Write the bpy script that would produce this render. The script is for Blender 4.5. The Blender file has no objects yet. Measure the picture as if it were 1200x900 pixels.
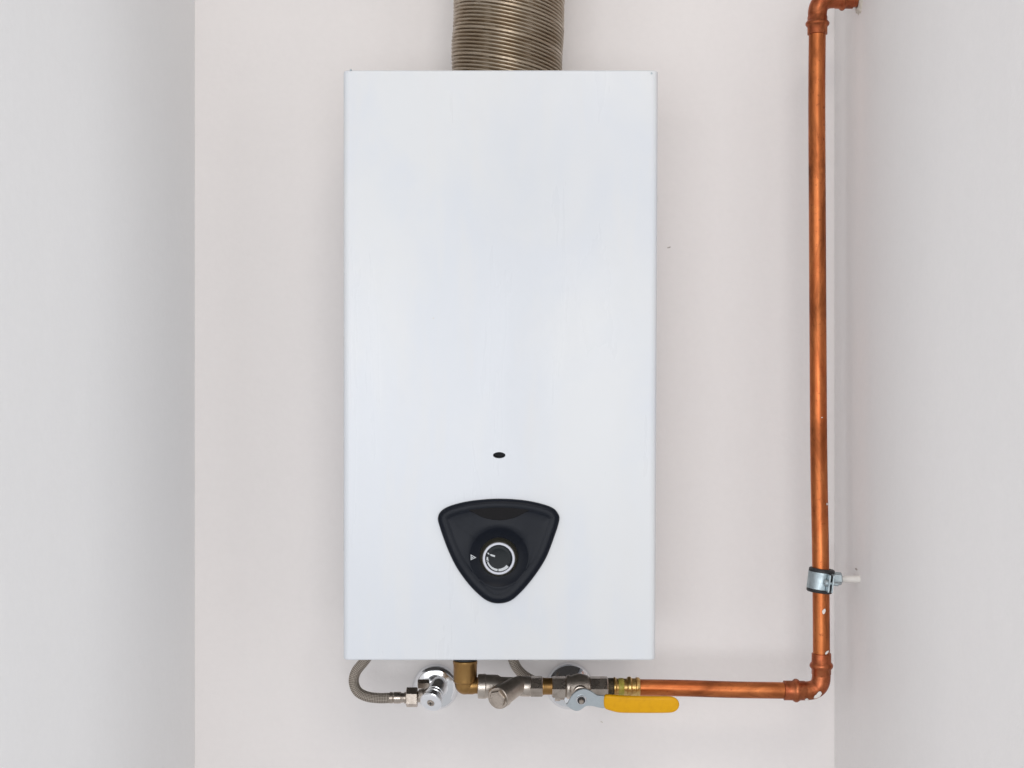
import bpy, bmesh, math, random
from mathutils import Vector, Matrix, geometry
import mathutils.bvhtree
random.seed(7)
S = bpy.context.scene
COL = S.collection
PI = math.pi
R = math.radians

# ------------------------------------------------------------------ camera, world, lamps, exposure
EYE = Vector((0.0, 0.0, 1.5))
FPX = 1674.0                                   # focal length over a 1200 wide frame
cam_d = bpy.data.cameras.new('camera'); cam = bpy.data.objects.new('camera', cam_d); COL.objects.link(cam)
cam.location = EYE; cam.rotation_euler = (R(90), 0, 0)
cam_d.sensor_width = 36; cam_d.lens = 36 * FPX / 1200; cam_d.clip_start = 0.02; cam_d.clip_end = 60
S.camera = cam

W = bpy.data.worlds.new('World'); S.world = W; W.use_nodes = True
bg = W.node_tree.nodes['Background']
bg.inputs[0].default_value = (0.96, 0.97, 1.0, 1); bg.inputs[1].default_value = 0.55

def area(name, loc, target, sx, sy, power, col):
    d = bpy.data.lights.new(name, 'AREA'); d.shape = 'RECTANGLE'; d.size = sx; d.size_y = sy
    d.energy = power; d.color = col
    o = bpy.data.objects.new(name, d); COL.objects.link(o); o.location = loc
    o.rotation_euler = (Vector(target) - Vector(loc)).to_track_quat('-Z', 'Y').to_euler()
    return o
area('window_lamp', (-0.25, -2.3, 1.36), (0.0, 1.8, 1.5), 2.6, 1.7, 56, (0.95, 0.97, 1.0))
area('room_lamp', (0.3, -1.6, 3.6), (0.0, 1.8, 1.7), 1.4, 0.9, 22, (1.0, 0.90, 0.80))
area('left_fill_lamp', (-2.0, -0.5, 1.5), (0.3, 1.8, 1.5), 1.2, 1.5, 19, (0.96, 0.97, 1.0))  # added fill, no window there; lightens the right side wall
area('right_fill_lamp', (2.0, -0.5, 1.5), (-0.3, 1.8, 1.5), 1.2, 1.5, 23, (0.96, 0.97, 1.0))  # added fill from the other side, brightens the left wall

S.view_settings.view_transform = 'Standard'; S.view_settings.look = 'None'
S.view_settings.exposure = 0.0; S.view_settings.gamma = 1.0
S.view_settings.use_curve_mapping = False
S.cycles.max_bounces = 10; S.cycles.diffuse_bounces = 6; S.cycles.glossy_bounces = 6

def P(px, py, Y):
    """world point of a measured place, at its own real distance Y"""
    return Vector(((px - 600) / FPX * Y, Y, EYE.z - (py - 450) / FPX * Y))
def L(px, Y): return px / FPX * Y

# ------------------------------------------------------------------ materials
def mat(name, base, rough=0.5, metal=0.0, **kw):
    m = bpy.data.materials.new(name); m.use_nodes = True
    b = m.node_tree.nodes['Principled BSDF']
    b.inputs['Base Color'].default_value = (*base, 1); b.inputs['Roughness'].default_value = rough
    b.inputs['Metallic'].default_value = metal
    for k, v in kw.items(): b.inputs[k.replace('_', ' ')].default_value = v
    return m
class N:
    def __init__(s, m): s.t = m.node_tree; s.b = s.t.nodes['Principled BSDF']
    def n(s, typ, **props):
        x = s.t.nodes.new(typ)
        for k, v in props.items(): setattr(x, k, v)
        return x
    def l(s, a, b): s.t.links.new(a, b)
    def coord(s, scale=(1, 1, 1), kind='Object'):
        c = s.n('ShaderNodeTexCoord'); mp = s.n('ShaderNodeMapping'); s.l(c.outputs[kind], mp.inputs[0])
        mp.inputs['Scale'].default_value = scale; return mp.outputs[0]
    def noise(s, vec, scale, detail=4, rough=0.5, dist=0):
        x = s.n('ShaderNodeTexNoise'); s.l(vec, x.inputs['Vector'])
        x.inputs['Scale'].default_value = scale; x.inputs['Detail'].default_value = detail
        x.inputs['Roughness'].default_value = rough; x.inputs['Distortion'].default_value = dist
        return x.outputs[0]
    def ramp(s, fac, stops):
        x = s.n('ShaderNodeValToRGB'); s.l(fac, x.inputs[0]); e = x.color_ramp.elements
        while len(e) < len(stops): e.new(0.5)
        for el, (p, c) in zip(e, stops):
            el.position = p; el.color = (*c, 1) if len(c) == 3 else c
        return x.outputs[0]
    def mix(s, fac, a, b, mode='MIX'):
        x = s.n('ShaderNodeMix', data_type='RGBA', blend_type=mode)
        if isinstance(fac, (int, float)): x.inputs[0].default_value = fac
        else: s.l(fac, x.inputs[0])
        for i, v in ((6, a), (7, b)):
            if isinstance(v, tuple): x.inputs[i].default_value = (*v, 1)
            else: s.l(v, x.inputs[i])
        return x.outputs[2]
    def rng(s, v, lo, hi, a=0.0, b=1.0):
        x = s.n('ShaderNodeMapRange'); s.l(v, x.inputs[0])
        for i, q in enumerate((a, b, lo, hi)): x.inputs[i + 1].default_value = q
        return x.outputs[0]
    def bump(s, h, strength, dist, prev=None):
        x = s.n('ShaderNodeBump'); s.l(h, x.inputs['Height'])
        x.inputs['Strength'].default_value = strength; x.inputs['Distance'].default_value = dist
        if prev: s.l(prev, x.inputs['Normal'])
        return x.outputs[0]
g = lambda v: (v, v, v)

def wall_mat(name, c1, c2, seed):
    m = mat(name, c1, 0.62); k = N(m)
    v = k.coord(); k.t.nodes['Mapping'].inputs['Location'].default_value = (seed, seed, seed)
    big = k.noise(v, 3.0, 3, 0.5)
    col = k.mix(k.rng(big, 0, 1, 0.3, 0.7), c1, c2)
    fine = k.noise(v, 130, 4, 0.6)
    col = k.mix(k.rng(fine, 0, 0.05, 0.3, 0.7), col, tuple(x * 0.72 for x in c1))
    k.l(col, k.b.inputs['Base Color'])
    b1 = k.bump(fine, 0.26, 0.0012)
    b2 = k.bump(k.noise(v, 16, 3, 0.5), 0.16, 0.006, b1)
    b3 = k.bump(k.noise(k.coord((1.2, 1.2, 0.35)), 9, 2, 0.5), 0.10, 0.012, b2)
    k.l(b3, k.b.inputs['Normal'])
    k.l(k.rng(fine, 0.52, 0.75), k.b.inputs['Roughness'])
    return m
M = {}
M['wall'] = wall_mat('back_wall_paint', (0.825, 0.79, 0.775), (0.81, 0.778, 0.765), 0)
M['wall_left'] = wall_mat('left_wall_paint', (0.83, 0.828, 0.826), (0.82, 0.818, 0.816), 3)
M['wall_right'] = wall_mat('right_wall_paint', (0.83, 0.805, 0.792), (0.815, 0.795, 0.784), 8)

# white stove enamel with faint vertical streaks painted in: wipe marks and window reflections
m = mat('white_enamel', (0.76, 0.79, 0.84), 0.30, 0.0, Specular_IOR_Level=0.32); k = N(m); M['enamel'] = m
v = k.coord()
st = k.noise(k.coord((9, 1, 1.3)), 2.6, 5, 0.6, 0.4)
wp = k.noise(k.coord((2.2, 1, 1.0)), 3.2, 4, 0.55, 0.6)
col = k.mix(k.rng(wp, 0, 1, 0.44, 0.58), (0.668, 0.698, 0.738), (0.698, 0.718, 0.736))
col = k.mix(k.rng(st, 0, 0.6, 0.54, 0.68), col, (0.70, 0.712, 0.722))
k.l(col, k.b.inputs['Base Color'])
k.l(k.rng(st, 0.26, 0.36, 0.35, 0.7), k.b.inputs['Roughness'])
b1 = k.bump(k.noise(v, 7, 3, 0.5), 0.10, 0.010)
k.l(k.bump(k.noise(v, 420, 2, 0.5), 0.02, 0.0004, b1), k.b.inputs['Normal'])

M['underside'] = mat('shaded_underside_grey', (0.08, 0.075, 0.07), 0.5, 0.3)  # shade under the white cover put into the colour, darkens the fittings' reflections
M['black'] = mat('hole_shade_black', (0.004, 0.004, 0.006), 0.7)
M['rubber'] = mat('black_rubber', (0.018, 0.018, 0.02), 0.55)
# dark panel plastic
m = mat('anthracite_plastic', (0.0065, 0.0085, 0.014), 0.36, Specular_IOR_Level=0.13); k = N(m); M['panel'] = m
v = k.coord(); k.l(k.bump(k.noise(v, 900, 2, 0.6), 0.10, 0.0003), k.b.inputs['Normal'])
k.l(k.rng(k.noise(v, 30, 4), 0.26, 0.42), k.b.inputs['Roughness'])
M['knob'] = mat('black_knob_plastic', (0.005, 0.008, 0.010), 0.25, Specular_IOR_Level=0.12)
M['lens'] = mat('smoked_display', (0.003, 0.0022, 0.003), 0.12, Specular_IOR_Level=0.05)
M['skirt'] = mat('olive_black_knob_skirt', (0.030, 0.028, 0.018), 0.45)
M['ring'] = mat('pale_satin_ring', (0.50, 0.51, 0.56), 0.40, 0.2)
M['print'] = mat('white_print', (0.52, 0.55, 0.57), 0.5)

def metal(name, base, rough, dark, nscale=60, mix=0.6, r2=0.15, metalness=1.0, bumpy=0.1):
    m = mat(name, base, rough, metalness); k = N(m); v = k.coord()
    n1 = k.noise(v, nscale, 5, 0.6, 0.3)
    k.l(k.mix(k.rng(n1, 0, mix, 0.42, 0.66), base, dark), k.b.inputs['Base Color'])
    k.l(k.rng(n1, rough, rough + r2, 0.35, 0.7), k.b.inputs['Roughness'])
    k.l(k.bump(k.noise(v, nscale * 9, 3, 0.6), bumpy, 0.0004), k.b.inputs['Normal'])
    return m
M['chrome'] = metal('polished_chrome', (0.86, 0.87, 0.89), 0.11, (0.76, 0.77, 0.79), 30, 0.4, 0.03, 1.0, 0.0)
M['cap'] = metal('satin_chrome_cap', (0.90, 0.91, 0.94), 0.32, (0.80, 0.81, 0.84), 50, 0.4, 0.1, 0.7, 0.03)
M['nickel'] = metal('dull_nickel', (0.54, 0.475, 0.415), 0.21, (0.33, 0.28, 0.235), 70, 0.7, 0.18, 1.0, 0.25)
M['nickel2'] = metal('cast_nickel', (0.56, 0.50, 0.44), 0.30, (0.35, 0.30, 0.25), 90, 0.6, 0.15, 0.95, 0.4)
M['brass'] = metal('aged_brass', (0.36, 0.21, 0.075), 0.30, (0.27, 0.145, 0.05), 55, 0.7, 0.15, 0.95, 0.25)
M['dark_thread'] = metal('blackened_thread', (0.10, 0.075, 0.04), 0.5, (0.03, 0.025, 0.015), 300, 0.8, 0.1, 0.5, 0.5)
M['brass_y'] = metal('lacquered_brass', (0.66, 0.45, 0.17), 0.28, (0.45, 0.24, 0.08), 120, 0.8, 0.15, 0.95, 0.3)
M['tape'] = metal('yellow_green_sealant', (0.40, 0.38, 0.05), 0.4, (0.55, 0.40, 0.10), 160, 0.8, 0.1, 0.2, 0.4)
M['zinc'] = metal('galvanised_steel', (0.46, 0.53, 0.555), 0.36, (0.30, 0.36, 0.385), 120, 0.8, 0.15, 0.9, 0.3)
M['lever'] = metal('plated_lever_steel', (0.50, 0.55, 0.575), 0.36, (0.38, 0.42, 0.45), 90, 0.5, 0.15, 0.9, 0.1)
M['grip'] = metal('yellow_dipped_vinyl', (0.72, 0.365, 0.003), 0.42, (0.64, 0.31, 0.003), 140, 0.6, 0.1, 0.0, 0.15)
M['grip'].node_tree.nodes['Principled BSDF'].inputs['Specular IOR Level'].default_value = 0.25
M['white_plastic'] = mat('white_wall_plug', (0.72, 0.69, 0.65), 0.5)
M['plaster'] = metal('cracked_plaster', (0.66, 0.62, 0.55), 0.7, (0.45, 0.40, 0.33), 200, 0.8, 0.1, 0.0, 0.6)
M['splash'] = mat('dried_white_paint', (0.80, 0.76, 0.72), 0.5)
M['hole'] = mat('dusty_drill_hole', (0.42, 0.38, 0.35), 0.9)

# copper, oxidised in patches, drawn lengthwise
def copper(name, axis):
    m = mat(name, (0.7, 0.27, 0.1), 0.3, 0.92); k = N(m); v = k.coord()
    sc = (1, 1, 0.30) if axis == 'z' else ((0.30, 1, 1) if axis == 'x' else (1, 1, 1))
    n1 = k.noise(k.coord(sc), 55, 5, 0.6, 0.6)
    n2 = k.noise(k.coord(sc), 24, 4, 0.6, 1.2)
    n3 = k.noise(v, 230, 4, 0.7)
    c = k.mix(k.rng(n1, 0, 1, 0.35, 0.65), (0.58, 0.190, 0.062), (0.43, 0.115, 0.036))
    c = k.mix(k.rng(n2, 0, 0.9, 0.47, 0.64), c, (0.19, 0.055, 0.018))
    c = k.mix(k.rng(n3, 0, 0.75, 0.58, 0.72), c, (0.20, 0.050, 0.02))
    k.l(c, k.b.inputs['Base Color'])
    k.l(k.rng(n2, 0.34, 0.52, 0.35, 0.7), k.b.inputs['Roughness'])
    k.l(k.bump(n3, 0.15, 0.0005), k.b.inputs['Normal'])
    return m
M['cu_z'] = copper('aged_copper_upright', 'z'); M['cu_x'] = copper('aged_copper_level', 'x')
m = M['cu_f'] = copper('flame_reddened_copper', '-')
for nd in m.node_tree.nodes:
    if nd.bl_idname == 'ShaderNodeMix' and abs(nd.inputs[6].default_value[0] - 0.58) < 1e-4:
        nd.inputs[6].default_value = (0.47, 0.150, 0.062, 1); nd.inputs[7].default_value = (0.34, 0.085, 0.036, 1)

# braided stainless hose, uses the tube's own UV (around, metres along)
m = mat('stainless_braid', (0.42, 0.38, 0.33), 0.38, 0.85); k = N(m); M['braid'] = m
uv = k.n('ShaderNodeTexCoord').outputs['UV']; sep = k.n('ShaderNodeSeparateXYZ'); k.l(uv, sep.inputs[0])
def wave(sign):
    a = k.n('ShaderNodeMath', operation='MULTIPLY'); k.l(sep.outputs[0], a.inputs[0]); a.inputs[1].default_value = 10 * sign
    b = k.n('ShaderNodeMath', operation='MULTIPLY'); k.l(sep.outputs[1], b.inputs[0]); b.inputs[1].default_value = 250
    c = k.n('ShaderNodeMath', operation='ADD'); k.l(a.outputs[0], c.inputs[0]); k.l(b.outputs[0], c.inputs[1])
    d = k.n('ShaderNodeMath', operation='MULTIPLY'); k.l(c.outputs[0], d.inputs[0]); d.inputs[1].default_value = 2 * PI
    e = k.n('ShaderNodeMath', operation='SINE'); k.l(d.outputs[0], e.inputs[0]); return e.outputs[0]
mx = k.n('ShaderNodeMath', operation='MULTIPLY'); k.l(wave(1), mx.inputs[0]); k.l(wave(-1), mx.inputs[1])
k.l(k.mix(k.rng(mx.outputs[0], 0, 1, -0.6, 0.6), (0.13, 0.11, 0.09), (0.52, 0.46, 0.395)), k.b.inputs['Base Color'])
k.l(k.bump(mx.outputs[0], 0.5, 0.0008), k.b.inputs['Normal'])

# stainless flue, tarnished towards straw colour
m = mat('tarnished_flue_steel', (0.45, 0.38, 0.29), 0.34, 0.95); k = N(m); M['flue'] = m
n1 = k.noise(k.coord((1, 1, 6)), 14, 4, 0.6, 0.4)
n0 = k.noise(k.coord((1, 1, 0.2)), 9, 2, 0.5)
c = k.mix(k.rng(n1, 0, 1, 0.35, 0.65), (0.46, 0.395, 0.315), (0.33, 0.26, 0.185))
k.l(c, k.b.inputs['Base Color']); k.l(k.rng(n1, 0.26, 0.42), k.b.inputs['Roughness'])

# ------------------------------------------------------------------ mesh helpers
ORG = {}
def link(name, verts, faces, m, parent=None, origin=None, sharp=35, uvs=None, smooth=True):
    me = bpy.data.meshes.new(name)
    o0 = ORG[parent.name] if parent else (Vector(origin) if origin is not None else sum((Vector(v) for v in verts), Vector()) / len(verts))
    me.from_pydata([tuple(Vector(v) - o0) for v in verts], [], faces)
    me.materials.append(m); me.update()
    bm = bmesh.new(); bm.from_mesh(me); bmesh.ops.recalc_face_normals(bm, faces=bm.faces); bm.to_mesh(me); bm.free()
    if smooth:
        me.shade_smooth(); me.set_sharp_from_angle(angle=R(sharp))
    if uvs:
        ul = me.uv_layers.new(name='UVMap')
        for lp in me.loops: ul.data[lp.index].uv = uvs[lp.vertex_index]
    o = bpy.data.objects.new(name, me); COL.objects.link(o)
    if parent: o.parent = parent
    else: o.location = o0
    ORG[o.name] = o0
    return o
def thing(name, label, cat, loc, group=None):
    o = bpy.data.objects.new(name, None); COL.objects.link(o); o.location = loc
    o.empty_display_size = 0.03
    o['label'] = label; o['category'] = cat
    if group: o['group'] = group
    ORG[o.name] = Vector(loc); return o
def tag(o, label, cat=None, group=None, kind=None):
    if label: o['label'] = label
    if cat: o['category'] = cat
    if group: o['group'] = group
    if kind: o['kind'] = kind
    return o
def frame(d, up=Vector((0, 0, 1))):
    d = Vector(d).normalized()
    if abs(d.dot(up)) > 0.95: up = Vector((0, -1, 0))
    u = up.cross(d).normalized(); v = d.cross(u).normalized()
    return u, v, d
class G:
    """geometry collector"""
    def __init__(s): s.v = []; s.f = []
    def lathe(s, a, d, prof, seg=40, rot=0.0, cap=True, up=Vector((0, 0, 1))):
        """prof: (t along d from a, radius)"""
        u, v, d = frame(d, up); a = Vector(a); b0 = len(s.v)
        for t, r in prof:
            for i in range(seg):
                q = rot + 2 * PI * i / seg
                s.v.append(a + d * t + (u * math.cos(q) + v * math.sin(q)) * r)
        for j in range(len(prof) - 1):
            for i in range(seg):
                s.f.append((b0 + j * seg + i, b0 + j * seg + (i + 1) % seg, b0 + (j + 1) * seg + (i + 1) % seg, b0 + (j + 1) * seg + i))
        if cap:
            s.f.append(tuple(b0 + i for i in range(seg))); n = b0 + (len(prof) - 1) * seg
            s.f.append(tuple(n + i for i in range(seg)))
        return s
    def hexn(s, a, d, t0, t1, r, ch=0.0012, rot=0.0):
        """hexagonal nut with chamfered ends; r = across corners / 2"""
        a = Vector(a)
        return s.lathe(a, d, [(t0, r * 0.90), (t0 + ch, r), (t1 - ch, r), (t1, r * 0.90)], 6, rot)
    def plate(s, pts, n, th, bev=0.0):
        """closed outline of 3D points extruded by th along n, with a small bevel"""
        n = Vector(n).normalized(); c = sum(pts, Vector()) / len(pts); m = len(pts)
        rings = [(0, bev), (bev, 0), (th - bev, 0), (th, bev)] if bev else [(0, 0), (th, 0)]
        b0 = len(s.v)
        tang = [(pts[(i + 1) % m] - pts[i - 1]).normalized() for i in range(m)]
        nor = [t.cross(n) for t in tang]
        if sum(nor[i].dot(pts[i] - c) for i in range(m)) < 0: nor = [-x for x in nor]
        for t, ins in rings:
            for i in range(m): s.v.append(pts[i] - nor[i] * ins + n * t)
        for j in range(len(rings) - 1):
            for i in range(m):
                s.f.append((b0 + j * m + i, b0 + j * m + (i + 1) % m, b0 + (j + 1) * m + (i + 1) % m, b0 + (j + 1) * m + i))
        s.f.append(tuple(b0 + i for i in range(m))); q = b0 + (len(rings) - 1) * m
        s.f.append(tuple(q + i for i in range(m)))
        return s
    def box(s, lo, hi):
        x0, y0, z0 = lo; x1, y1, z1 = hi; b = len(s.v)
        s.v += [Vector(p) for p in ((x0, y0, z0), (x1, y0, z0), (x1, y1, z0), (x0, y1, z0), (x0, y0, z1), (x1, y0, z1), (x1, y1, z1), (x0, y1, z1))]
        for f in ((0, 1, 2, 3), (4, 5, 6, 7), (0, 1, 5, 4), (1, 2, 6, 5), (2, 3, 7, 6), (3, 0, 4, 7)): s.f.append(tuple(b + i for i in f))
        return s
    def build(s, name, m, parent=None, **kw): return link(name, s.v, s.f, m, parent, **kw)

def spline(pts, n=10, closed=False):
    out = []; m = len(pts)
    for i in range(m if closed else m - 1):
        p0 = pts[(i - 1) % m] if closed or i > 0 else pts[0] * 2 - pts[1]
        p1 = pts[i]; p2 = pts[(i + 1) % m]
        p3 = pts[(i + 2) % m] if closed or i + 2 < m else pts[-1] * 2 - pts[-2]
        for j in range(n):
            t = j / n
            out.append(0.5 * ((2 * p1) + (p2 - p0) * t + (2 * p0 - 5 * p1 + 4 * p2 - p3) * t * t + (3 * p1 - p0 - 3 * p2 + p3) * t ** 3))
    if not closed: out.append(pts[-1].copy())
    return out
def tube(pts, rad, seg=28, cap=True):
    """swept tube; rad number or function of index fraction. returns verts, faces, uvs"""
    V = []; F = []; U = []; m = len(pts); n = None; s = 0
    for i, p in enumerate(pts):
        t = (pts[min(i + 1, m - 1)] - pts[max(i - 1, 0)]).normalized()
        if n is None: n = t.orthogonal().normalized()
        n = (n - t * n.dot(t)).normalized(); b = t.cross(n)
        if i: s += (p - pts[i - 1]).length
        r = rad(i / (m - 1), s) if callable(rad) else rad
        for j in range(seg + 1):
            q = 2 * PI * j / seg
            V.append(p + (n * math.cos(q) + b * math.sin(q)) * r); U.append((j / seg, s))
    k_ = seg + 1
    for i in range(m - 1):
        for j in range(seg): F.append((i * k_ + j, i * k_ + j + 1, (i + 1) * k_ + j + 1, (i + 1) * k_ + j))
    if cap:
        F.append(tuple(range(seg))); F.append(tuple((m - 1) * k_ + j for j in range(seg)))
    return V, F, U

# ------------------------------------------------------------------ the niche: three walls
YB = 1.84                         # back wall
XL = (228 - 600) / FPX * YB; XR = (978 - 600) / FPX * YB
Z0, Z1 = 0.55, 2.60; YF = 0.95
def wall(name, lo, hi, m, label):
    o = G().box(lo, hi).build(name, m, smooth=False, origin=((lo[0] + hi[0]) / 2, (lo[1] + hi[1]) / 2, lo[2]))
    tag(o, label, kind='structure'); return o
back = wall('back_wall', (XL - 0.1, YB, Z0), (XR + 0.1, YB + 0.12, Z1), M['wall'], 'off-white painted plaster wall behind the water heater')
left = wall('left_wall', (XL - 0.1, YF, Z0), (XL, YB - 0.0005, Z1), M['wall_left'], 'plain grey-white side wall left of the water heater')
right = wall('right_wall', (XR, YF, Z0), (XR + 0.1, YB - 0.0005, Z1), M['wall_right'], 'grey-white side wall that carries the copper pipe')
# marks on the walls
def blob(c, n, u, a, b, th, name, m, parent, seed=0, k_=14):
    rr = random.Random(seed); n = Vector(n).normalized(); u = Vector(u).normalized(); w = n.cross(u)
    pts = [c + u * a * math.cos(2 * PI * i / k_) * rr.uniform(0.75, 1.1) + w * b * math.sin(2 * PI * i / k_) * rr.uniform(0.75, 1.1) for i in range(k_)]
    return G().plate(pts, n, th, min(a, b) * 0.15).build(name, m, parent)
NB = Vector((0, -1, 0)); NR = Vector((-1, 0, 0))
blob(P(784, 290, YB), NB, (1, 0, 0.25), 0.0028, 0.0008, 0.0006, 'paint_chip', M['hole'], back, 1)
blob(P(705, 846, YB), NB, (1, 0, -0.5), 0.0018, 0.0006, 0.0005, 'paint_chip', M['plaster'], back, 2)
yy = XR * FPX / (1003.5 - 600)
blob(Vector((XR, yy, P(0, 667, yy).z)), NR, (0, 1, 0), 0.006, 0.0014, 0.0005, 'drill_hole', M['hole'], right, 3)

# ------------------------------------------------------------------ water heater
YH = 1.60                         # front face of the cover
KH = YH / FPX
zt, zb = P(0, 82.0, YH).z, P(0, 773.8, YH).z
xl, xr = P(401.8, 0, YH).x, P(771.6, 0, YH).x
heater = thing('water_heater', 'white enamelled gas water heater with dark shield-shaped control panel', 'water heater', ((xl + xr) / 2, 1.72, zb))
bm = bmesh.new(); bmesh.ops.create_cube(bm, size=1)
for v_ in bm.verts:
    v_.co = Vector(((xl + xr) / 2 + v_.co.x * (xr - xl), (YH + YB - 0.012) / 2 + v_.co.y * (YB - 0.012 - YH), (zt + zb) / 2 + v_.co.z * (zt - zb)))
ve = [e for e in bm.edges if abs(e.verts[0].co.z - e.verts[1].co.z) > 0.1]
bmesh.ops.bevel(bm, geom=ve, offset=0.0072, segments=7, affect='EDGES', profile=0.5)
he = [e for e in bm.edges if e.is_manifold and abs(e.verts[0].co.z - e.verts[1].co.z) < 1e-5 and e.calc_face_angle(0) > 1.0]
bmesh.ops.bevel(bm, geom=he, offset=0.0024, segments=4, affect='EDGES', profile=0.5)
# the cover narrows by three millimetres towards the bottom on its right side, its flat front is slightly bowed
for v_ in bm.verts:
    f = (zt - v_.co.z) / (zt - zb)
    if v_.co.x > (xl + xr) / 2: v_.co.x -= 0.0030 * f
me = bpy.data.meshes.new('casing'); bm.to_mesh(me); bm.free()
tmp = bpy.data.objects.new('casing_tmp', me); COL.objects.link(tmp)
# cutter: sight hole (elliptical) and the open bottom recess
hc = P(585, 533.5, YH)
gc = G()
rg = []
for yy_ in (YH - 0.01, YH + 0.03):
    for i in range(40):
        q = 2 * PI * i / 40; rg.append(Vector((hc.x + 7.3 * KH * math.cos(q), yy_, hc.z + 3.7 * KH * math.sin(q))))
gc.v = rg; gc.f = [(i, (i + 1) % 40, 40 + (i + 1) % 40, 40 + i) for i in range(40)] + [tuple(range(39, -1, -1)), tuple(range(40, 80))]
gc.box((xl + 0.006, YH + 0.006, zb - 0.02), (xr - 0.010, YB - 0.02, zb + 0.035))
cme = bpy.data.meshes.new('cut'); cme.from_pydata([tuple(v) for v in gc.v], [], gc.f)
b2 = bmesh.new(); b2.from_mesh(cme); bmesh.ops.recalc_face_normals(b2, faces=b2.faces); b2.to_mesh(cme); b2.free()
cut = bpy.data.objects.new('cut_tmp', cme); COL.objects.link(cut)
md = tmp.modifiers.new('b', 'BOOLEAN'); md.operation = 'DIFFERENCE'; md.object = cut; md.solver = 'EXACT'
bpy.context.view_layer.update()
ev = tmp.evaluated_get(bpy.context.evaluated_depsgraph_get()).to_mesh()
cv = [v_.co.copy() for v_ in ev.vertices]; cf = [tuple(p.vertices) for p in ev.polygons]
bpy.data.objects.remove(tmp); bpy.data.objects.remove(cut)
link('casing', cv, cf, M['enamel'], heater, sharp=32)
G().box((xl + 0.007, YH + 0.007, zb + 0.026), (xr - 0.011, YB - 0.021, zb + 0.034)).build('base_plate', M['underside'], heater, smooth=False)
# black plug, the shade inside the sight hole put into its colour
G().lathe(Vector((hc.x, YH + 0.012, hc.z)), (0, 1, 0), [(0, 0.0105), (0.012, 0.0105)], 24).build('sight_hole', M['black'], heater)
# folded corner tabs and screws at the cover's top corners
for px_, py_ in ((411, 82), (763.5, 86)):
    c = P(px_, py_, YH)
    G().lathe(c + Vector((0, 0.0012, 0)), (0, -1, 0), [(0, 0.0012), (0.0016, 0.0011), (0.002, 0.0006)], 14).build('screw', M['zinc'], heater)
blob(P(508, 373, YH) , NB, (1, 0, 0), 0.0008, 0.0006, 0.0004, 'enamel_chip', M['plaster'], heater, 4, 8)

# control panel, moulded shield
zs = [(570, 86), (450, 92), (330, 108), (220, 138), (163, 172), (140, 215), (148, 270), (200, 420), (260, 550), (330, 655), (400, 735), (480, 800), (560, 822),
      (650, 803), (735, 730), (825, 620), (900, 500), (955, 360), (992, 240), (982, 188), (935, 145), (820, 110), (700, 92)]
out = [P(490 + a / 6, 570 + b / 6, YH) for a, b in zs]
out = spline(out, 6, True)
m_ = len(out)
def offset(pts, d):
    c = sum(pts, Vector()) / len(pts); q = []
    for i in range(len(pts)):
        t = (pts[(i + 2) % len(pts)] - pts[i - 2]).normalized(); n = Vector((t.z, 0, -t.x))
        if n.dot(pts[i] - c) < 0: n = -n
        q.append(pts[i] - n * d)
    return q
pv = []; pf = []
# (inset, height)
prof = [(0, -0.001), (0, 0.0014), (0.0008, 0.0034), (0.0026, 0.0050), (0.0060, 0.0055), (0.0095, 0.0052), (0.0112, 0.0048), (0.0125, 0.0046)]
for ins, h in prof:
    for p in offset(out, ins): pv.append(p + Vector((0, -h, 0)))
for j in range(len(prof) - 1):
    for i in range(m_): pf.append((j * m_ + i, j * m_ + (i + 1) % m_, (j + 1) * m_ + (i + 1) % m_, (j + 1) * m_ + i))
# inner face: rings from the shield outline blending into a dished circle round the knob
kc = P(490 + 568 / 6, 570 + 495 / 6, YH)
inner = offset(out, 0.0125)
rk = 35 * KH
def circ_pt(p, r):
    d = Vector((p.x - kc.x, 0, p.z - kc.z)).normalized(); return Vector((kc.x, YH, kc.z)) + d * r
levels = []
for t in (0.25, 0.5, 0.75):
    levels.append(([a.lerp(circ_pt(a, rk), t) for a in inner], 0.0044 + 0.0002 * t))
levels.append(([circ_pt(a, rk) for a in inner], 0.0046))
levels.append(([circ_pt(a, rk - 0.0012) for a in inner], 0.0042))
levels.append(([circ_pt(a, rk - 0.0060) for a in inner], 0.0022))
levels.append(([circ_pt(a, 0.014) for a in inner], 0.0010))
base = len(prof) - 1
for pts, h in levels:
    for p in pts: pv.append(Vector((p.x, YH - h, p.z)))
for j in range(base, base + len(levels)):
    for i in range(m_): pf.append((j * m_ + i, j * m_ + (i + 1) % m_, (j + 1) * m_ + (i + 1) % m_, (j + 1) * m_ + i))
pf.append(tuple((base + len(levels)) * m_ + i for i in range(m_)))
panel = link('control_panel', pv, pf, M['panel'], heater, sharp=55)
# smoked lens-shaped display under the brow
ds = [(345, 156), (460, 148), (570, 145), (680, 147), (790, 156), (740, 190), (670, 222), (570, 238), (470, 222), (400, 190)]
dp = [P(490 + a / 6, 570 + b / 6, YH - 0.0040) for a, b in ds]
G().plate(spline(dp, 3, True), NB, 0.0012, 0.0003).build('display_window', M['lens'], panel)
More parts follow.
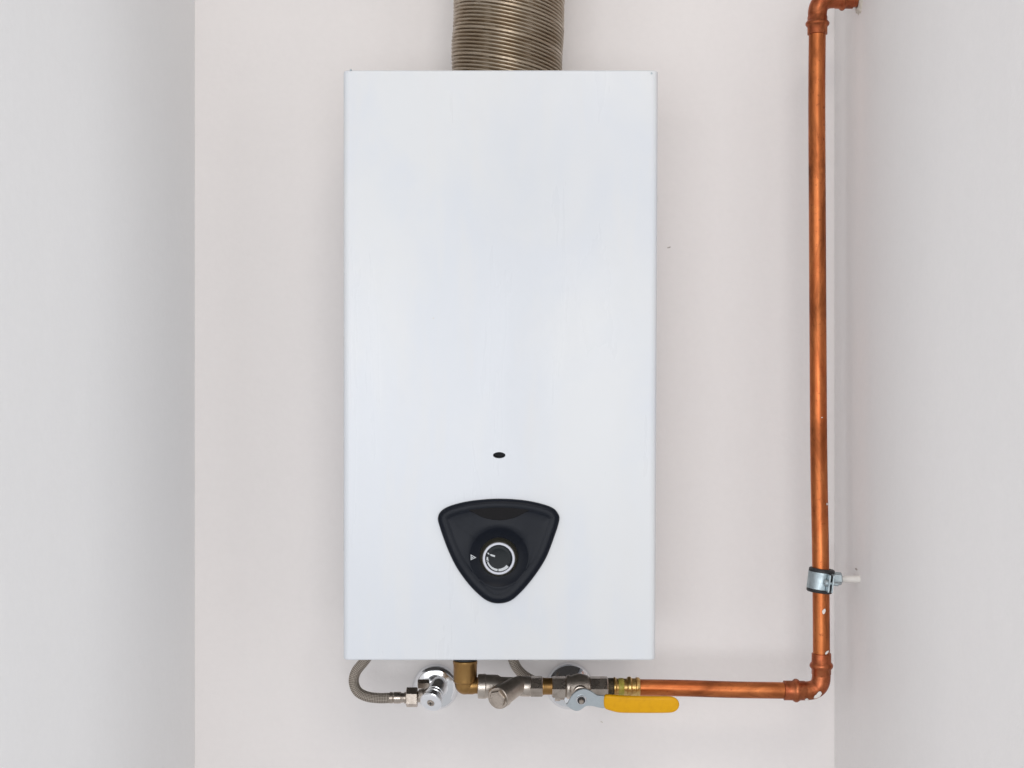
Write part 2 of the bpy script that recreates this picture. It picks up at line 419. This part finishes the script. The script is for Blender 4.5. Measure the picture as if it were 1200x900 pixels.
# knob
knob = G().lathe(Vector((kc.x, YH - 0.0008, kc.z)), NB, [(0, 0.0218), (0.003, 0.0216), (0.013, 0.0192), (0.0145, 0.0184)], 64).build('knob', M['skirt'], heater)
kf = Vector((kc.x, YH - 0.0153, kc.z)); 
rI, rO = 0.0150, 0.0178
G().lathe(kf, NB, [(0, rO), (0.0012, rO), (0.0018, rO - 0.0006), (0.0018, rI + 0.0005), (0.0010, rI), (-0.0005, rI)], 64, cap=False).build('knob_ring', M['ring'], knob)
G().lathe(kf, NB, [(0, rI), (0.0004, rI * 0.995), (0.0009, rI * 0.86), (0.0007, rI * 0.70), (0.0005, rI * 0.4)], 64).build('knob_face', M['knob'], knob)
# printed scale on the knob: broken wedge arcs, a bar and a flame-size mark
def arc(a0, a1, r0, r1, name='scale_mark', w0=1.0, w1=1.0, lift=0.0012, parent=None):
    n = 14; mid = (r0 + r1) / 2; hw = (r1 - r0) / 2; A = []; B = []
    for i in range(n + 1):
        q = R(a0 + (a1 - a0) * i / n); w = hw * (w0 + (w1 - w0) * i / n)
        A.append(kf + Vector((math.cos(q) * (mid + w), -lift, math.sin(q) * (mid + w))))
        B.append(kf + Vector((math.cos(q) * (mid - w), -lift, math.sin(q) * (mid - w))))
    V = A + B; F = [(i, i + 1, n + 2 + i, n + 1 + i) for i in range(n)]
    return link(name, V, F, M['print'], parent or knob, smooth=False)
arc(172, 187, 0.0117, 0.0136, w0=0.7, w1=1.2)
arc(190, 194, 0.0114, 0.0138)
arc(198, 264, 0.0115, 0.0141, w0=0.6, w1=1.0)
arc(268, 320, 0.0112, 0.0142, w0=0.9, w1=1.15)
def flat(pts, y, name, parent, m):
    V = [Vector((p.x, y, p.z)) for p in pts]; return link(name, V, [tuple(range(len(V)))], m, parent, smooth=False)
def kp(zx, zy): return P(545 + zx / 11.25, 610 + zy / 11.25, YH)
flat([kp(325, 425), kp(350, 420), kp(398, 436), kp(396, 458), kp(350, 445)], kf.y - 0.0016, 'pointer', knob, M['print'])
flat([kp(295, 404), kp(308, 398), kp(325, 418), kp(312, 424)], kf.y - 0.0016, 'pointer', knob, M['print'])
# small warning triangle left of the knob, outline with a dot
tri = [(76, 440), (150, 482), (76, 516)]
ti = [(88, 458), (128, 482), (88, 502)]
T = [kp(*a) for a in tri] + [kp(*a) for a in ti]
ty = YH - 0.0047
link('printed_triangle', [Vector((p.x, ty, p.z)) for p in T], [(0, 1, 4, 3), (1, 2, 5, 4), (2, 0, 3, 5)], M['print'], panel, smooth=False)
flat([kp(92, 474), kp(112, 480), kp(112, 486), kp(92, 494)], ty, 'printed_triangle', panel, M['print'])

# ------------------------------------------------------------------ corrugated flue
YU = 1.715; Ru = L(65.3, YU)
fx0 = P(592.6, 0, YU).x; z_s = zt - 0.012
pitch = 30.5 * YU / FPX; ribs = 7
V = []; F = []; seg = 120; H = 0.42; step = pitch / ribs / 8; rows = int(H / step)
for j in range(rows + 1):
    s = j * step
    for i in range(seg):
        q = 2 * PI * i / seg
        ph = (s / pitch + q / (2 * PI) * 1.0)          # one strip seam per turn
        fr = ph % 1.0
        rib = fr * ribs; w = rib - math.floor(rib)
        hgt = math.sin(PI * w) ** 0.55
        r = Ru - 0.0040 + 0.0040 * hgt + 0.0004 * math.sin(5 * q + s * 60)
        if fr > 0.86: r = Ru - 0.0002 - 0.0038 * (1 - min(1, (1 - fr) / 0.02, (fr - 0.86) / 0.02))
        x = r * math.cos(q); y = r * math.sin(q)
        z = z_s + s - 0.135 * x + 0.0 * y - 0.0
        lean = 0.036 * (z - z_s)
        V.append(Vector((fx0 + x + lean + 0.0006 * math.sin(s * 90), YU + y, z)))
for j in range(rows):
    for i in range(seg): F.append((j * seg + i, j * seg + (i + 1) % seg, (j + 1) * seg + (i + 1) % seg, (j + 1) * seg + i))
tag(link('flue_duct', V, F, M['flue'], origin=(fx0, YU, z_s), sharp=80), 'corrugated flexible steel flue duct rising from the top of the heater', 'flue')

# ------------------------------------------------------------------ copper gas pipe
YP = 1.708; KP = YP / FPX
pipe = thing('copper_pipe', 'aged copper gas pipe running right and up the side wall', 'pipe', P(962, 808, YP))
rp = 9.9 * KP
# upright run
up = [P(962.6, 770, YP), P(962.3, 715, YP), P(961.4, 640, YP), P(959.6, 540, YP), P(958.6, 400, YP), P(957.8, 250, YP), P(957.2, 120, YP), P(957.8, 30, YP)]
v, f, u = tube(spline(up, 10), rp, 36); link('pipe_run', v, f, M['cu_z'], pipe, uvs=u)
lv = [P(744, 805.6, YP), P(800, 806.4, YP), P(860, 808.2, YP), P(925, 809.2, YP)]
v, f, u = tube(spline(lv, 8), rp * 0.97, 36); link('pipe_run', v, f, M['cu_x'], pipe, uvs=u)
def elbow(a, corner, b, r, bend, name='elbow_fitting', bead=0.0032, lens=(0.016, 0.016)):
    """press elbow: straight sockets with a bead, round the bend"""
    d1 = (corner - a).normalized(); d2 = (b - corner).normalized()
    s0 = corner - d1 * bend; s1 = corner + d2 * bend
    pts = []; rr = []
    def add(p, q): pts.append(p); rr.append(q)
    L0 = lens[0]; L1 = lens[1]
    for t, q in ((L0, r * 0.99), (L0 - 0.0004, r + 0.0009), (L0 * .62, r + 0.0009), (L0 * .56, r + bead * 0.7), (L0 * .50, r + bead), (L0 * .42, r + bead), (L0 * .36, r + bead * .7), (L0 * .30, r + 0.0009), (0.0025, r + 0.0008), (0.0015, r + 0.0002)):
        add(s0 - d1 * t, q)
    n = 16
    for i in range(n + 1):
        t = i / n; add((s0 * (1 - t) ** 2 + corner * 2 * t * (1 - t) * 1.0 + s1 * t * t), r + 0.0004)
    for t, q in ((0.0015, r + 0.0002), (0.0025, r + 0.0008), (L1 * .30, r + 0.0009), (L1 * .36, r + bead * .7), (L1 * .42, r + bead), (L1 * .50, r + bead), (L1 * .56, r + bead * 0.7), (L1 * .62, r + 0.0009), (L1 - 0.0004, r + 0.0009), (L1, r * 0.99)):
        add(s1 + d2 * t, q)
    m = len(pts)
    v, f, u = tube(pts, lambda fr, s: rr[int(round(fr * (m - 1)))], 36)
    return link(name, v, f, M['cu_f'], pipe, sharp=50)
e1 = elbow(P(900, 808.8, YP), P(962.4, 809.5, YP), P(962.6, 760, YP), rp + 0.0006, 0.0175, lens=(0.0275, 0.0275))
e2 = elbow(P(957.8, 100, YP), P(957.9, -1.5, YP), P(1000, -1.5, YP), rp + 0.0008, 0.019, lens=(0.024, 0.0235))
wallx = XR
# end of the branch into the side wall, with the seal
G().lathe(Vector((P(985, 0, YP).x, YP, P(0, -1.5, YP).z)), (1, 0, 0), [(0, rp), (wallx - P(985, 0, YP).x, rp)], 32).build('pipe_run', M['cu_f'], pipe)
sc_ = Vector((wallx, YP, P(0, -1.5, YP).z))
rr_ = random.Random(5); n_ = 28
V = []; 
for t, base_ in ((0, 0.0185), (0.0015, 0.0172), (0.003, rp + 0.0012)):
    for i in range(n_):
        q = 2 * PI * i / n_; r_ = base_ * (1 + (0.10 * rr_.uniform(-1, 1) if t < 0.003 else 0))
        V.append(sc_ + Vector((-t, r_ * math.cos(q), r_ * math.sin(q))))
F = [(j * n_ + i, j * n_ + (i + 1) % n_, (j + 1) * n_ + (i + 1) % n_, (j + 1) * n_ + i) for j in range(2) for i in range(n_)]
tag(link('wall_seal', V, F, M['plaster'], pipe), 'crumbling cream filler where the pipe enters the wall')
# paint splashes on the lower pipe and elbow
def splash(px_, py_, w, h, ang, cx, r, seed, parent=pipe, vertical=True):
    """patch that wraps the pipe's round surface"""
    rr = random.Random(seed); k_ = 16; V = []; c0 = P(px_, py_, YP)
    for ring, lift in ((1.0, 0.0001), (0.8, 0.0006), (0.0, 0.0007)):
        for i in range(k_):
            q = 2 * PI * i / k_; a = w * math.cos(q) * rr.uniform(0.8, 1.1) * ring; b = h * math.sin(q) * rr.uniform(0.8, 1.1) * ring
            ca, sa = math.cos(R(ang)), math.sin(R(ang)); x = c0.x + (a * ca - b * sa) * KP; z = c0.z + (a * sa + b * ca) * KP
            d = (x - cx.x) if vertical else (z - cx.z)
            rad = r + lift; y = YP - math.sqrt(max(rad * rad - d * d, 1e-8))
            V.append(Vector((x, y, z)))
    F = [(j * k_ + i, j * k_ + (i + 1) % k_, (j + 1) * k_ + (i + 1) % k_, (j + 1) * k_ + i) for j in range(2) for i in range(k_)]
    return link('paint_splash', V, F, M['splash'], parent)
splash(963.3, 715, 1.9, 3.6, -22, P(962.3, 715, YP), rp + 0.0004, 11)
splash(967, 763, 3.3, 1.5, 42, P(962.6, 763, YP), rp + 0.0004, 12)
splash(967.5, 590, 0.8, 1.6, 0, P(960.5, 590, YP), rp + 0.0004, 17)
splash(961, 489, 0.9, 0.7, 0, P(959.2, 489, YP), rp + 0.0004, 18)
# on the elbow bend: sits on the tube surface, outer lower side
SPL = set()
def on_elbow(px_, py_, a, b, ang, seed):
    c = P(px_, py_, YP - rp * 0.55); n = Vector((0.45, -0.75, -0.5)).normalized()
    u_ = Vector((math.cos(R(ang)), 0, math.sin(R(ang)))); u_ = (u_ - n * u_.dot(n)).normalized()
    w_ = n.cross(u_); rr = random.Random(seed); V = []; k_ = 18
    for ring in (1.0, 0.75, 0.4):
        for i in range(k_):
            q = 2 * PI * i / k_; f_ = rr.uniform(0.8, 1.12) if ring == 1.0 else 0.95
            V.append(c + u_ * a * KP * math.cos(q) * ring * f_ + w_ * b * KP * math.sin(q) * ring * f_)
    F = [(j * k_ + i, j * k_ + (i + 1) % k_, (j + 1) * k_ + (i + 1) % k_, (j + 1) * k_ + i) for j in range(2) for i in range(k_)] + [tuple(2 * k_ + i for i in range(k_))]
    o = link('paint_splash', V, F, M['splash'], pipe); SPL.add(o.data.name)
on_elbow(956.5, 811.8, 5.2, 2.1, 38, 14)
on_elbow(945, 817.0, 2.4, 1.7, 10, 15)
def conform(o, target):
    '''lay a paint splash on the surface below it'''
    off = ORG[pipe.name]
    bvh = __import__('mathutils').bvhtree.BVHTree.FromPolygons([v.co.copy() for v in target.data.vertices], [tuple(p.vertices) for p in target.data.polygons])
    cc_ = sum((v.co for v in o.data.vertices), Vector()) / len(o.data.vertices)
    R0 = max((v.co - cc_).length for v in o.data.vertices)
    for v in o.data.vertices:
        p, n, _, _ = bvh.find_nearest(v.co); 
        v.co = p + n * (0.0001 + 0.0007 * max(0, 1 - ((v.co - cc_).length / R0) ** 3))
e1.data.update()
for o_ in list(pipe.children):
    if o_.name.startswith('paint_splash') and o_.data.name in SPL: conform(o_, e1)
# brass adaptor with sealant at the valve end
ca = P(711, 805.2, YP); X = Vector((1, 0, 0)); kp_ = KP
G().lathe(ca, X, [(0, 10.6 * KP), (7.6 * KP, 10.6 * KP)], 32).build('threaded_tail', M['dark_thread'], pipe)
G().lathe(ca, X, [(7.5 * KP, 8 * KP), (7.8 * KP, 10.5 * KP), (8.4 * KP, 11.6 * KP), (9.8 * KP, 11.6 * KP), (11 * KP, 10.2 * KP), (12 * KP, 10.0 * KP), (23.5 * KP, 10.0 * KP), (24.2 * KP, 11.6 * KP), (25.4 * KP, 12.3 * KP), (27.6 * KP, 12.3 * KP), (28.8 * KP, 11.2 * KP), (29.5 * KP, 10.3 * KP),
                (33.5 * KP, 10.3 * KP), (34.5 * KP, 11.4 * KP), (37 * KP, 11.4 * KP), (38.5 * KP, 10.6 * KP), (39 * KP, 9.6 * KP)], 40).build('brass_adaptor', M['brass_y'], pipe)
G().lathe(ca, X, [(13.5 * KP, 10.0 * KP), (14.2 * KP, 10.5 * KP), (19 * KP, 10.6 * KP), (20 * KP, 10.0 * KP)], 36, cap=False).build('sealant_band', M['tape'], pipe)

# ------------------------------------------------------------------ pipe clamp on the side wall
cc = P(961.6, 680, YP)
clamp = thing('pipe_clamp', 'galvanised rubber-lined pipe clamp holding the copper pipe to the side wall', 'pipe clamp', Vector((XR, YP, cc.z)))
Z = Vector((0, 0, 1)); hb = 14.0 * KP
G().lathe(cc - Z * hb, Z, [(0, rp + 0.0002), (0, rp + 0.0040), (0.0012, rp + 0.0052), (0.004, rp + 0.0052), (0.0048, rp + 0.0036), (2 * hb - 0.0048, rp + 0.0036), (2 * hb - 0.004, rp + 0.0052), (2 * hb - 0.0012, rp + 0.0052), (2 * hb, rp + 0.0040), (2 * hb, rp + 0.0002)], 48, cap=False).build('rubber_lining', M['rubber'], clamp, sharp=45)
def halfband(sgn, x_off):
    """half ring of strip steel with two ears, split plane facing the side wall"""
    r0 = rp + 0.0037; r1 = r0 + 0.0016; h = 9.8 * KP; pts = []
    # outer polyline in plan (x,y) from the rear ear round to the front ear
    path = []
    e = 0.0145; xs = x_off
    path.append(Vector((xs, r0 + e, 0))); path.append(Vector((xs, r0 + 0.0025, 0)))
    a0 = math.acos(max(-1, min(1, xs / r0)))
    n = 22
    for i in range(n + 1):
        if sgn < 0: q = a0 + (2 * PI - 2 * a0) * i / n
        else: q = a0 - (2 * a0) * i / n
        path.append(Vector((math.cos(q) * r0, math.sin(q) * r0, 0)))
    path.append(Vector((xs, -r0 - 0.0025, 0))); path.append(Vector((xs, -r0 - e, 0)))
    m = len(path); V = []; th = 0.0017
    for i, p in enumerate(path):
        t = (path[min(i + 1, m - 1)] - path[max(i - 1, 0)]).normalized(); nn = Vector((t.y, -t.x, 0))
        if (nn.dot(Vector((sgn, 0, 0))) < 0 and (i < 2 or i > m - 3)) or (2 <= i <= m - 3 and nn.dot(p) < 0): nn = -nn
        hh = h
        for off, zz in ((0, -hh), (th, -hh), (th, hh), (0, hh)):
            V.append(cc + p + nn * off + Vector((0, 0, zz)))
    F = []
    for i in range(m - 1):
        for j in range(4): F.append((i * 4 + j, i * 4 + (j + 1) % 4, (i + 1) * 4 + (j + 1) % 4, (i + 1) * 4 + j))
    F += [(0, 1, 2, 3), tuple((m - 1) * 4 + j for j in range(4))]
    return link('clamp_band', V, F, M['zinc'], clamp, sharp=40)
halfband(-1, 0.0052); halfband(1, 0.0078)
for sy in (-1, 1):
    c = cc + Vector((0.0, sy * (rp + 0.0037 + 0.0082), 0))
    s_ = G().lathe(c + Vector((-0.0005, 0, 0)), X, [(0, 0.0026), (0.0008, 0.0040), (0.004, 0.0042), (0.0042, 0.0022), (0.0165, 0.0021), (0.017, 0.0015)], 20).build('clamp_screw', M['zinc'], clamp)
TL = Matrix.Rotation(R(7), 4, 'Y'); oc = cc - ORG[clamp.name]
for o_ in clamp.children:
    for v_ in o_.data.vertices: v_.co = oc + TL @ (v_.co - oc)
# boss nut, stud and white plug into the side wall
xb = P(972.5, 0, YP).x
G().lathe(Vector((xb - 0.001, YP, cc.z)), X, [(0, 0.0035), (0.006, 0.0035)], 20).build('stud', M['zinc'], clamp)
G().hexn(Vector((P(975.5, 0, YP).x, YP, cc.z + 0.002)), X, 0, 10.5 * KP, 7.6 * KP, rot=R(20)).build('boss_nut', M['zinc'], clamp, sharp=25)
xg = P(985.8, 0, YP).x
G().lathe(Vector((xg, YP, cc.z + 0.0015)), X, [(0, 0.0032), (0.003, 0.0034), (0.004, 0.0040), (XR - xg - 0.002, 0.0044), (XR - xg + 0.004, 0.0050)], 24).build('wall_plug', M['white_plastic'], clamp)

# ------------------------------------------------------------------ brass elbow under the heater
YG = 1.705; KG = YG / FPX
be = thing('brass_elbow', 'aged brass elbow fitting dropping from the heater underside', 'elbow fitting', P(545, 813, YG))
ztop = zb + 0.030
c0 = P(545.2, 800, YG)
G().lathe(c0, Z, [(-0.002, 12.2 * KG), (0.0005, 12.6 * KG), (0.0015, 13.6 * KG), (0.0022, 13.7 * KG), (0.0220, 13.9 * KG), (0.0230, 14.3 * KG), (0.0262, 14.3 * KG), (0.0272, 13.2 * KG)], 44).build('socket', M['brass'], be)
G().lathe(c0, Z, [(0.0273, 13.9 * KG), (0.0279, 14.0 * KG), (ztop - c0.z, 14.0 * KG)], 40).build('gasket', M['rubber'], be)
# rounded heel turning right
hp = []; cr = P(546, 803.2, YG)
pts = [c0 + Z * 0.001, P(545.3, 802, YG), P(546.5, 803.6, YG), P(550, 804.0, YG), P(556, 804.0, YG), P(563, 804.0, YG)]
n_h = 14; V = []; 
# sphere-ish heel plus horizontal spigot
G().lathe(P(545.2, 801.6, YG), Z, [(-12.0 * KG * math.cos(a) , 12.2 * KG * math.sin(a)) for a in [PI * 0.5 * i / 10 + 0.001 for i in range(11)]], 44).build('heel', M['brass'], be)
G().lathe(P(546, 803.2, YG), X, [(0, 10.2 * KG), (8 * KG, 10.4 * KG), (11 * KG, 9.6 * KG), (18 * KG, 9.4 * KG)], 40).build('spigot', M['brass'], be)

# ------------------------------------------------------------------ Y strainer
ys = thing('strainer', 'dull nickel Y-pattern gas strainer with hexagonal cap facing lower left', 'strainer', P(592, 816, YG))
s0 = P(560, 804.2, YG)
G().lathe(s0, X, [(0, 9.5 * KG), (0.0, 13.2 * KG), (0.8 * KG, 14.2 * KG), (9 * KG, 14.4 * KG), (10 * KG, 13.6 * KG), (23 * KG, 13.4 * KG), (27 * KG, 11.0 * KG), (45 * KG, 10.4 * KG), (52 * KG, 11.8 * KG), (60 * KG, 11.9 * KG), (62 * KG, 11.2 * KG)], 44).build('strainer_body', M['nickel2'], ys)
G().hexn(s0 + X * 0.0, X, 61 * KG, 76 * KG, 12.6 * KG, rot=R(0)).build('hex_end', M['nickel'], ys, sharp=25)
ba = P(611, 800, YG); bb = P(584.5, 817.5, YG - 0.030)
bd = bb - ba; bl = bd.length
G().lathe(ba, bd, [(0, 9 * KG), (0.3 * bl, 11.3 * KG), (0.66 * bl, 12.2 * KG), (0.80 * bl, 12.4 * KG), (0.82 * bl, 13.4 * KG), (0.98 * bl, 13.4 * KG), (bl, 12.8 * KG)], 44).build('filter_branch', M['nickel2'], ys)
dcap = (bd.normalized() + Vector((0.12, -0.45, 0.12))).normalized()
cp_ = G().lathe(bb - dcap * 0.002, dcap, [(0, 12.9 * KG), (0.0038, 12.9 * KG), (0.0046, 12.2 * KG)], 44).build('strainer_cap', M['nickel'], ys)
G().hexn(bb, dcap, 0.0022, 0.0062, 10.2 * KG, 0.0009, rot=R(12)).build('cap_hexagon', M['nickel'], cp_, sharp=20)
# brass nipple between strainer and ball valve
G().lathe(s0, X, [(75.5 * KG, 10.0 * KG), (77 * KG, 10.2 * KG), (78 * KG, 9.8 * KG), (86 * KG, 9.8 * KG), (88 * KG, 9.6 * KG)], 36).build('brass_nipple', M['brass'], ys)

# ------------------------------------------------------------------ ball valve with yellow lever
bv = thing('ball_valve', 'nickel gas ball valve with yellow lever pointing right', 'ball valve', P(679, 818, YG))
b0 = P(647, 805.0, YG)
G().hexn(b0, X, 0, 16.5 * KG, 13.0 * KG, rot=R(0)).build('hex_end', M['nickel'], bv, sharp=25)
pr = [(16 * KG, 11.2 * KG), (17 * KG, 13.2 * KG), (18.4 * KG, 13.8 * KG), (20.5 * KG, 13.8 * KG), (21.5 * KG, 13.2 * KG)]
for i in range(11):
    a = i / 10; pr.append(((22 + 20 * a) * KG, (13.0 + 2.6 * math.sin(PI * a)) * KG))
pr += [(42.5 * KG, 12.0 * KG), (44 * KG, 11.6 * KG)]
G().lathe(b0, X, pr, 44).build('valve_body', M['nickel2'], bv)
G().hexn(b0, X, 43.5 * KG, 65.3 * KG, 12.9 * KG, rot=R(0)).build('hex_end', M['nickel'], bv, sharp=25)
# stem
pv_ = P(681, 819, YG - 0.034); bc = P(679.5, 805.5, YG)
sd = (pv_ - bc).normalized()
G().lathe(bc, sd, [(0.006, 8.6 * KG), (0.019, 8.4 * KG), (0.0195, 7.2 * KG), (0.026, 7.0 * KG)], 32).build('stem_collar', M['nickel'], bv)
# lever frame: u along +X, w = up within the lever plane
lu = (X - sd * X.dot(sd)).normalized(); lw = sd.cross(lu); lw = lw if lw.z > 0 else -lw
kl = (YG - 0.034) / FPX; fw = abs(lw.z)
def LP(px_, py_, t=0.0): return pv_ + lu * ((px_ - 681) * kl) + lw * ((819 - py_) * kl / max(fw, .5)) + sd * t
lev = [(709, 815.4), (700, 813.5), (692, 808.5), (685.5, 805.8), (679, 806.8), (673, 810.5), (668.6, 816), (665.5, 822.5), (663.5, 825.0), (668, 829.5), (674, 832.6), (679, 832.2), (683, 829.6), (687, 826.9), (694, 826.8), (709, 829.0)]
lever = G().plate(spline([LP(*p) for p in lev], 4, True), sd, 0.0028, 0.0006).build('lever', M['lever'], bv)
# bent stop tab behind the lever plate
gr = [(707.2, 812.3), (715, 813.2), (735, 814.8), (770, 815.2), (786, 815.2), (791.5, 817), (795.2, 821), (796, 825), (795, 829.2), (791.5, 833), (786, 834.8), (770, 835), (735, 835), (724, 834.6), (715, 832), (707.2, 829.6)]
og = [LP(*p, t=-0.0016) for p in gr]
og2 = []
for i in range(len(og)):
    a_, b_ = og[i], og[(i + 1) % len(og)]
    for j in range(4): og2.append(a_.lerp(b_, j / 4))
# light smoothing of the outline
for _ in range(3): og2 = [(og2[i - 1] + og2[i] * 2 + og2[(i + 1) % len(og2)]) / 4 for i in range(len(og2))]
gv = []; gf = []; mg = len(og2); cg = sum(og2, Vector()) / mg
tg = [(og2[(i + 1) % mg] - og2[i - 1]).normalized() for i in range(mg)]; ng = [t.cross(sd) for t in tg]
if sum(ng[i].dot(og2[i] - cg) for i in range(mg)) < 0: ng = [-x for x in ng]
th = 0.0064; rings = [(0, 0.0022), (0.0007, 0.0007), (0.0020, 0), (th - 0.0020, 0), (th - 0.0007, 0.0007), (th, 0.0022), (th + 0.0001, 0.0028)]
for t, ins in rings:
    for i in range(mg): gv.append(og2[i] - ng[i] * ins + sd * t)
for j in range(len(rings) - 1):
    for i in range(mg): gf.append((j * mg + i, j * mg + (i + 1) % mg, (j + 1) * mg + (i + 1) % mg, (j + 1) * mg + i))
gf.append(tuple(range(mg))); gf.append(tuple((len(rings) - 1) * mg + i for i in range(mg)))
tag(link('grip', gv, gf, M['grip'], lever, sharp=50), 'yellow vinyl-dipped lever grip')
nt = G().lathe(pv_, sd, [(0.0026, 6.1 * kl), (0.0038, 6.1 * kl), (0.0044, 5.6 * kl)], 28).build('washer', M['chrome'], lever)
G().lathe(pv_, sd, [(0.0040, 4.6 * kl), (0.0050, 4.6 * kl), (0.0052, 3.4 * kl)], 28).build('washer', M['rubber'], lever)
G().lathe(pv_, sd, [(0.0045, 2.7 * kl), (0.0085, 2.7 * kl), (0.0092, 2.0 * kl)], 24).build('stem_end', M['nickel'], lever)

# ------------------------------------------------------------------ angle valves with rosettes on the back wall
KW = YB / FPX
def rosette(c, root, r=27.0, steep=False):
    q = r * KW
    rim = [(0, q), (0.0010, q), (0.0030, q * 0.985), (0.0052, q * 0.95), (0.0070, q * 0.90)]
    if steep: face = [(0.0080, q * 0.86), (0.0090, q * 0.82), (0.0190, q * 0.40), (0.0195, q * 0.30)]
    else: face = [(0.0082, q * 0.83), (0.0088, q * 0.76), (0.0096, q * 0.62), (0.0106, q * 0.48), (0.0120, q * 0.38), (0.0124, q * 0.30)]
    return G().lathe(Vector((c.x, YB - 0.0003, c.z)), NB, rim + face, 96).build('rosette', M['chrome'], root, sharp=60)
GV = 'chrome angle valves on the wall under the heater'
def angle_valve(rc, label, tip, tipY, capname):
    c = P(rc[0], rc[1], YB)
    root = thing('angle_valve', label, 'valve', c, GV)
    rosette(c, root, rc[2], tip == 'steep')
    return root, c
av, c = angle_valve((510.5, 804.6, 27.0), 'chrome angle valve with round satin cap beside the brass elbow', None, None, None)
cap = P(505.0, 823.4, 1.722)
al = 0.030; ad = Vector((-0.25, -0.83, -0.48)).normalized()
hub2 = cap - ad * al; hub = hub2 - ad * 0.004
G().lathe(Vector((c.x, YB - 0.010, c.z)), (hub - Vector((c.x, YB - 0.010, c.z))), [(0, 0.0095), ((hub - Vector((c.x, YB - 0.010, c.z))).length, 0.0095)], 32).build('inlet', M['chrome'], av)
G().lathe(hub2, ad, [(-0.008, 0.004), (-0.007, 0.0075), (-0.004, 0.0098), (0, 0.0104), (al * .42, 0.0106), (al * .44, 0.0098), (al * .50, 0.0098)], 40).build('valve_body', M['chrome'], av)
hd = G().lathe(hub2, ad, [(al * .50, 0.0100), (al * .52, 0.0112), (al * .60, 0.0116), (al * .62, 0.0108), (al * .66, 0.0110), (al * .90, 0.0134), (al * .97, 0.0138), (al * .985, 0.0132)], 48).build('handle', M['chrome'], av)
tag(G().lathe(hub2, ad, [(al * .97, 0.0133), (al * 1.0, 0.0131), (al * 1.02, 0.0122), (al * 1.03, 0.0100), (al * 1.03, 0.0048), (al * 1.015, 0.0046)], 48).build('handle_cap', M['cap'], hd), 'round satin cap with a small cross screw')
sc0 = hub2 + ad * (al * 1.012)
cs = G().lathe(sc0, ad, [(0, 0.0045), (0.0011, 0.0043), (0.0016, 0.0034)], 24).build('cap_screw', M['nickel'], hd)
u_, v_, d_ = frame(ad)
for a_, b_ in ((u_, v_), (v_, u_)):
    pl = [sc0 + a_ * 0.0028 + b_ * 0.0005, sc0 + a_ * 0.0028 - b_ * 0.0005, sc0 - a_ * 0.0028 - b_ * 0.0005, sc0 - a_ * 0.0028 + b_ * 0.0005]
    G().plate([p + ad * 0.0012 for p in pl], ad, 0.0006 + (0.0001 if a_ is u_ else 0)).build('cross_slot', M['rubber'], hd)
# outlet towards the hose (left)
YN = 1.745; KN = YN / FPX
n0 = P(489.5, 817.0, YN)
oa = hub2 + ad * (al * 0.30); od = n0 - oa
G().lathe(oa, od, [(0, 0.0072), (od.length * .55, 0.0072), (od.length * .58, 0.0086), (od.length * .80, 0.0086), (od.length * .83, 0.0066), (od.length, 0.0066)], 32).build('outlet', M['nickel'], av)
# gland nut seen left of the body
gn = P(499, 801.5, 1.768)
G().hexn(gn, Vector((-1, -0.15, 0.0)), -0.004, 0.010, 0.0062, rot=R(20)).build('gland_nut', M['nickel'], av, sharp=25)

HG = 'braided stainless hoses under the heater'
hose = thing('braided_hose', 'braided steel hose looping down left into the valve beside the brass elbow', 'hose', P(440, 818, YN), HG)
hp = [P(452, 742, YN), P(440, 757, YN), P(427.5, 774, YN), P(417.3, 787, YN), P(414.6, 799, YN), P(419.0, 810, YN), P(429.5, 816.0, YN), P(443, 818.0, YN), P(455, 817.9, YN), P(462, 817.5, YN)]
hr = 6.0 * KN
v, f, u = tube(spline(hp, 12), hr, 32); link('hose', v, f, M['braid'], hose, uvs=u)
XN = (n0 - P(455, 817.9, YN)).normalized(); f0 = P(456.5, 817.6, YN)
G().lathe(f0, X, [(0, 6.0 * KN), (0.3 * KN, 6.5 * KN), (3.4 * KN, 6.6 * KN), (4 * KN, 6.0 * KN), (4.8 * KN, 6.0 * KN), (5.4 * KN, 6.7 * KN), (13 * KN, 6.7 * KN), (14 * KN, 5.9 * KN), (17 * KN, 5.6 * KN), (17.5 * KN, 6.7 * KN), (20.5 * KN, 6.6 * KN)], 32).build('ferrule', M['nickel'], hose)
G().hexn(P(476, 817.0, YN), X, 0, 13.6 * KN, 11.6 * KN, 0.0008, rot=R(90)).build('hose_nut', M['nickel'], hose, sharp=25)

# second valve and hose, mostly hidden by the ball valve
av2, c2 = angle_valve((667.2, 803.4, 27.8), 'chrome wall rosette and valve half hidden behind the yellow-levered ball valve', 'steep', None, None)
G().lathe(Vector((c2.x, YB - 0.010, c2.z)), NB, [(0, 0.0100), (0.020, 0.0100), (0.021, 0.0118), (0.030, 0.0118), (0.052, 0.0112), (0.055, 0.0095), (0.070, 0.0092)], 36).build('valve_body', M['chrome'], av2)
Y2 = 1.788; K2 = Y2 / FPX
o2 = Vector((c2.x, Y2, c2.z))
G().lathe(o2, -X, [(0, 0.0070), (0.013, 0.0070), (0.014, 0.0082), (0.020, 0.0082)], 28).build('outlet', M['nickel'], av2)
hose2 = thing('braided_hose', 'short braided steel hose curving behind the strainer towards the hidden valve', 'hose', P(606, 786, Y2), HG)
h2 = [P(597, 740, Y2), P(598, 757, Y2), P(600.6, 771, Y2), P(606.0, 783, Y2), P(615, 792, Y2), P(628, 799, Y2), P(640, 802.6, Y2), P(646, 803.2, Y2)]
v, f, u = tube(spline(h2, 12), 5.9 * K2, 32); link('hose', v, f, M['braid'], hose2, uvs=u)
G().hexn(P(645, 803.2, Y2), X, 0, 8 * K2, 9.0 * K2, 0.0008, rot=R(90)).build('hose_nut', M['nickel'], hose2, sharp=25)
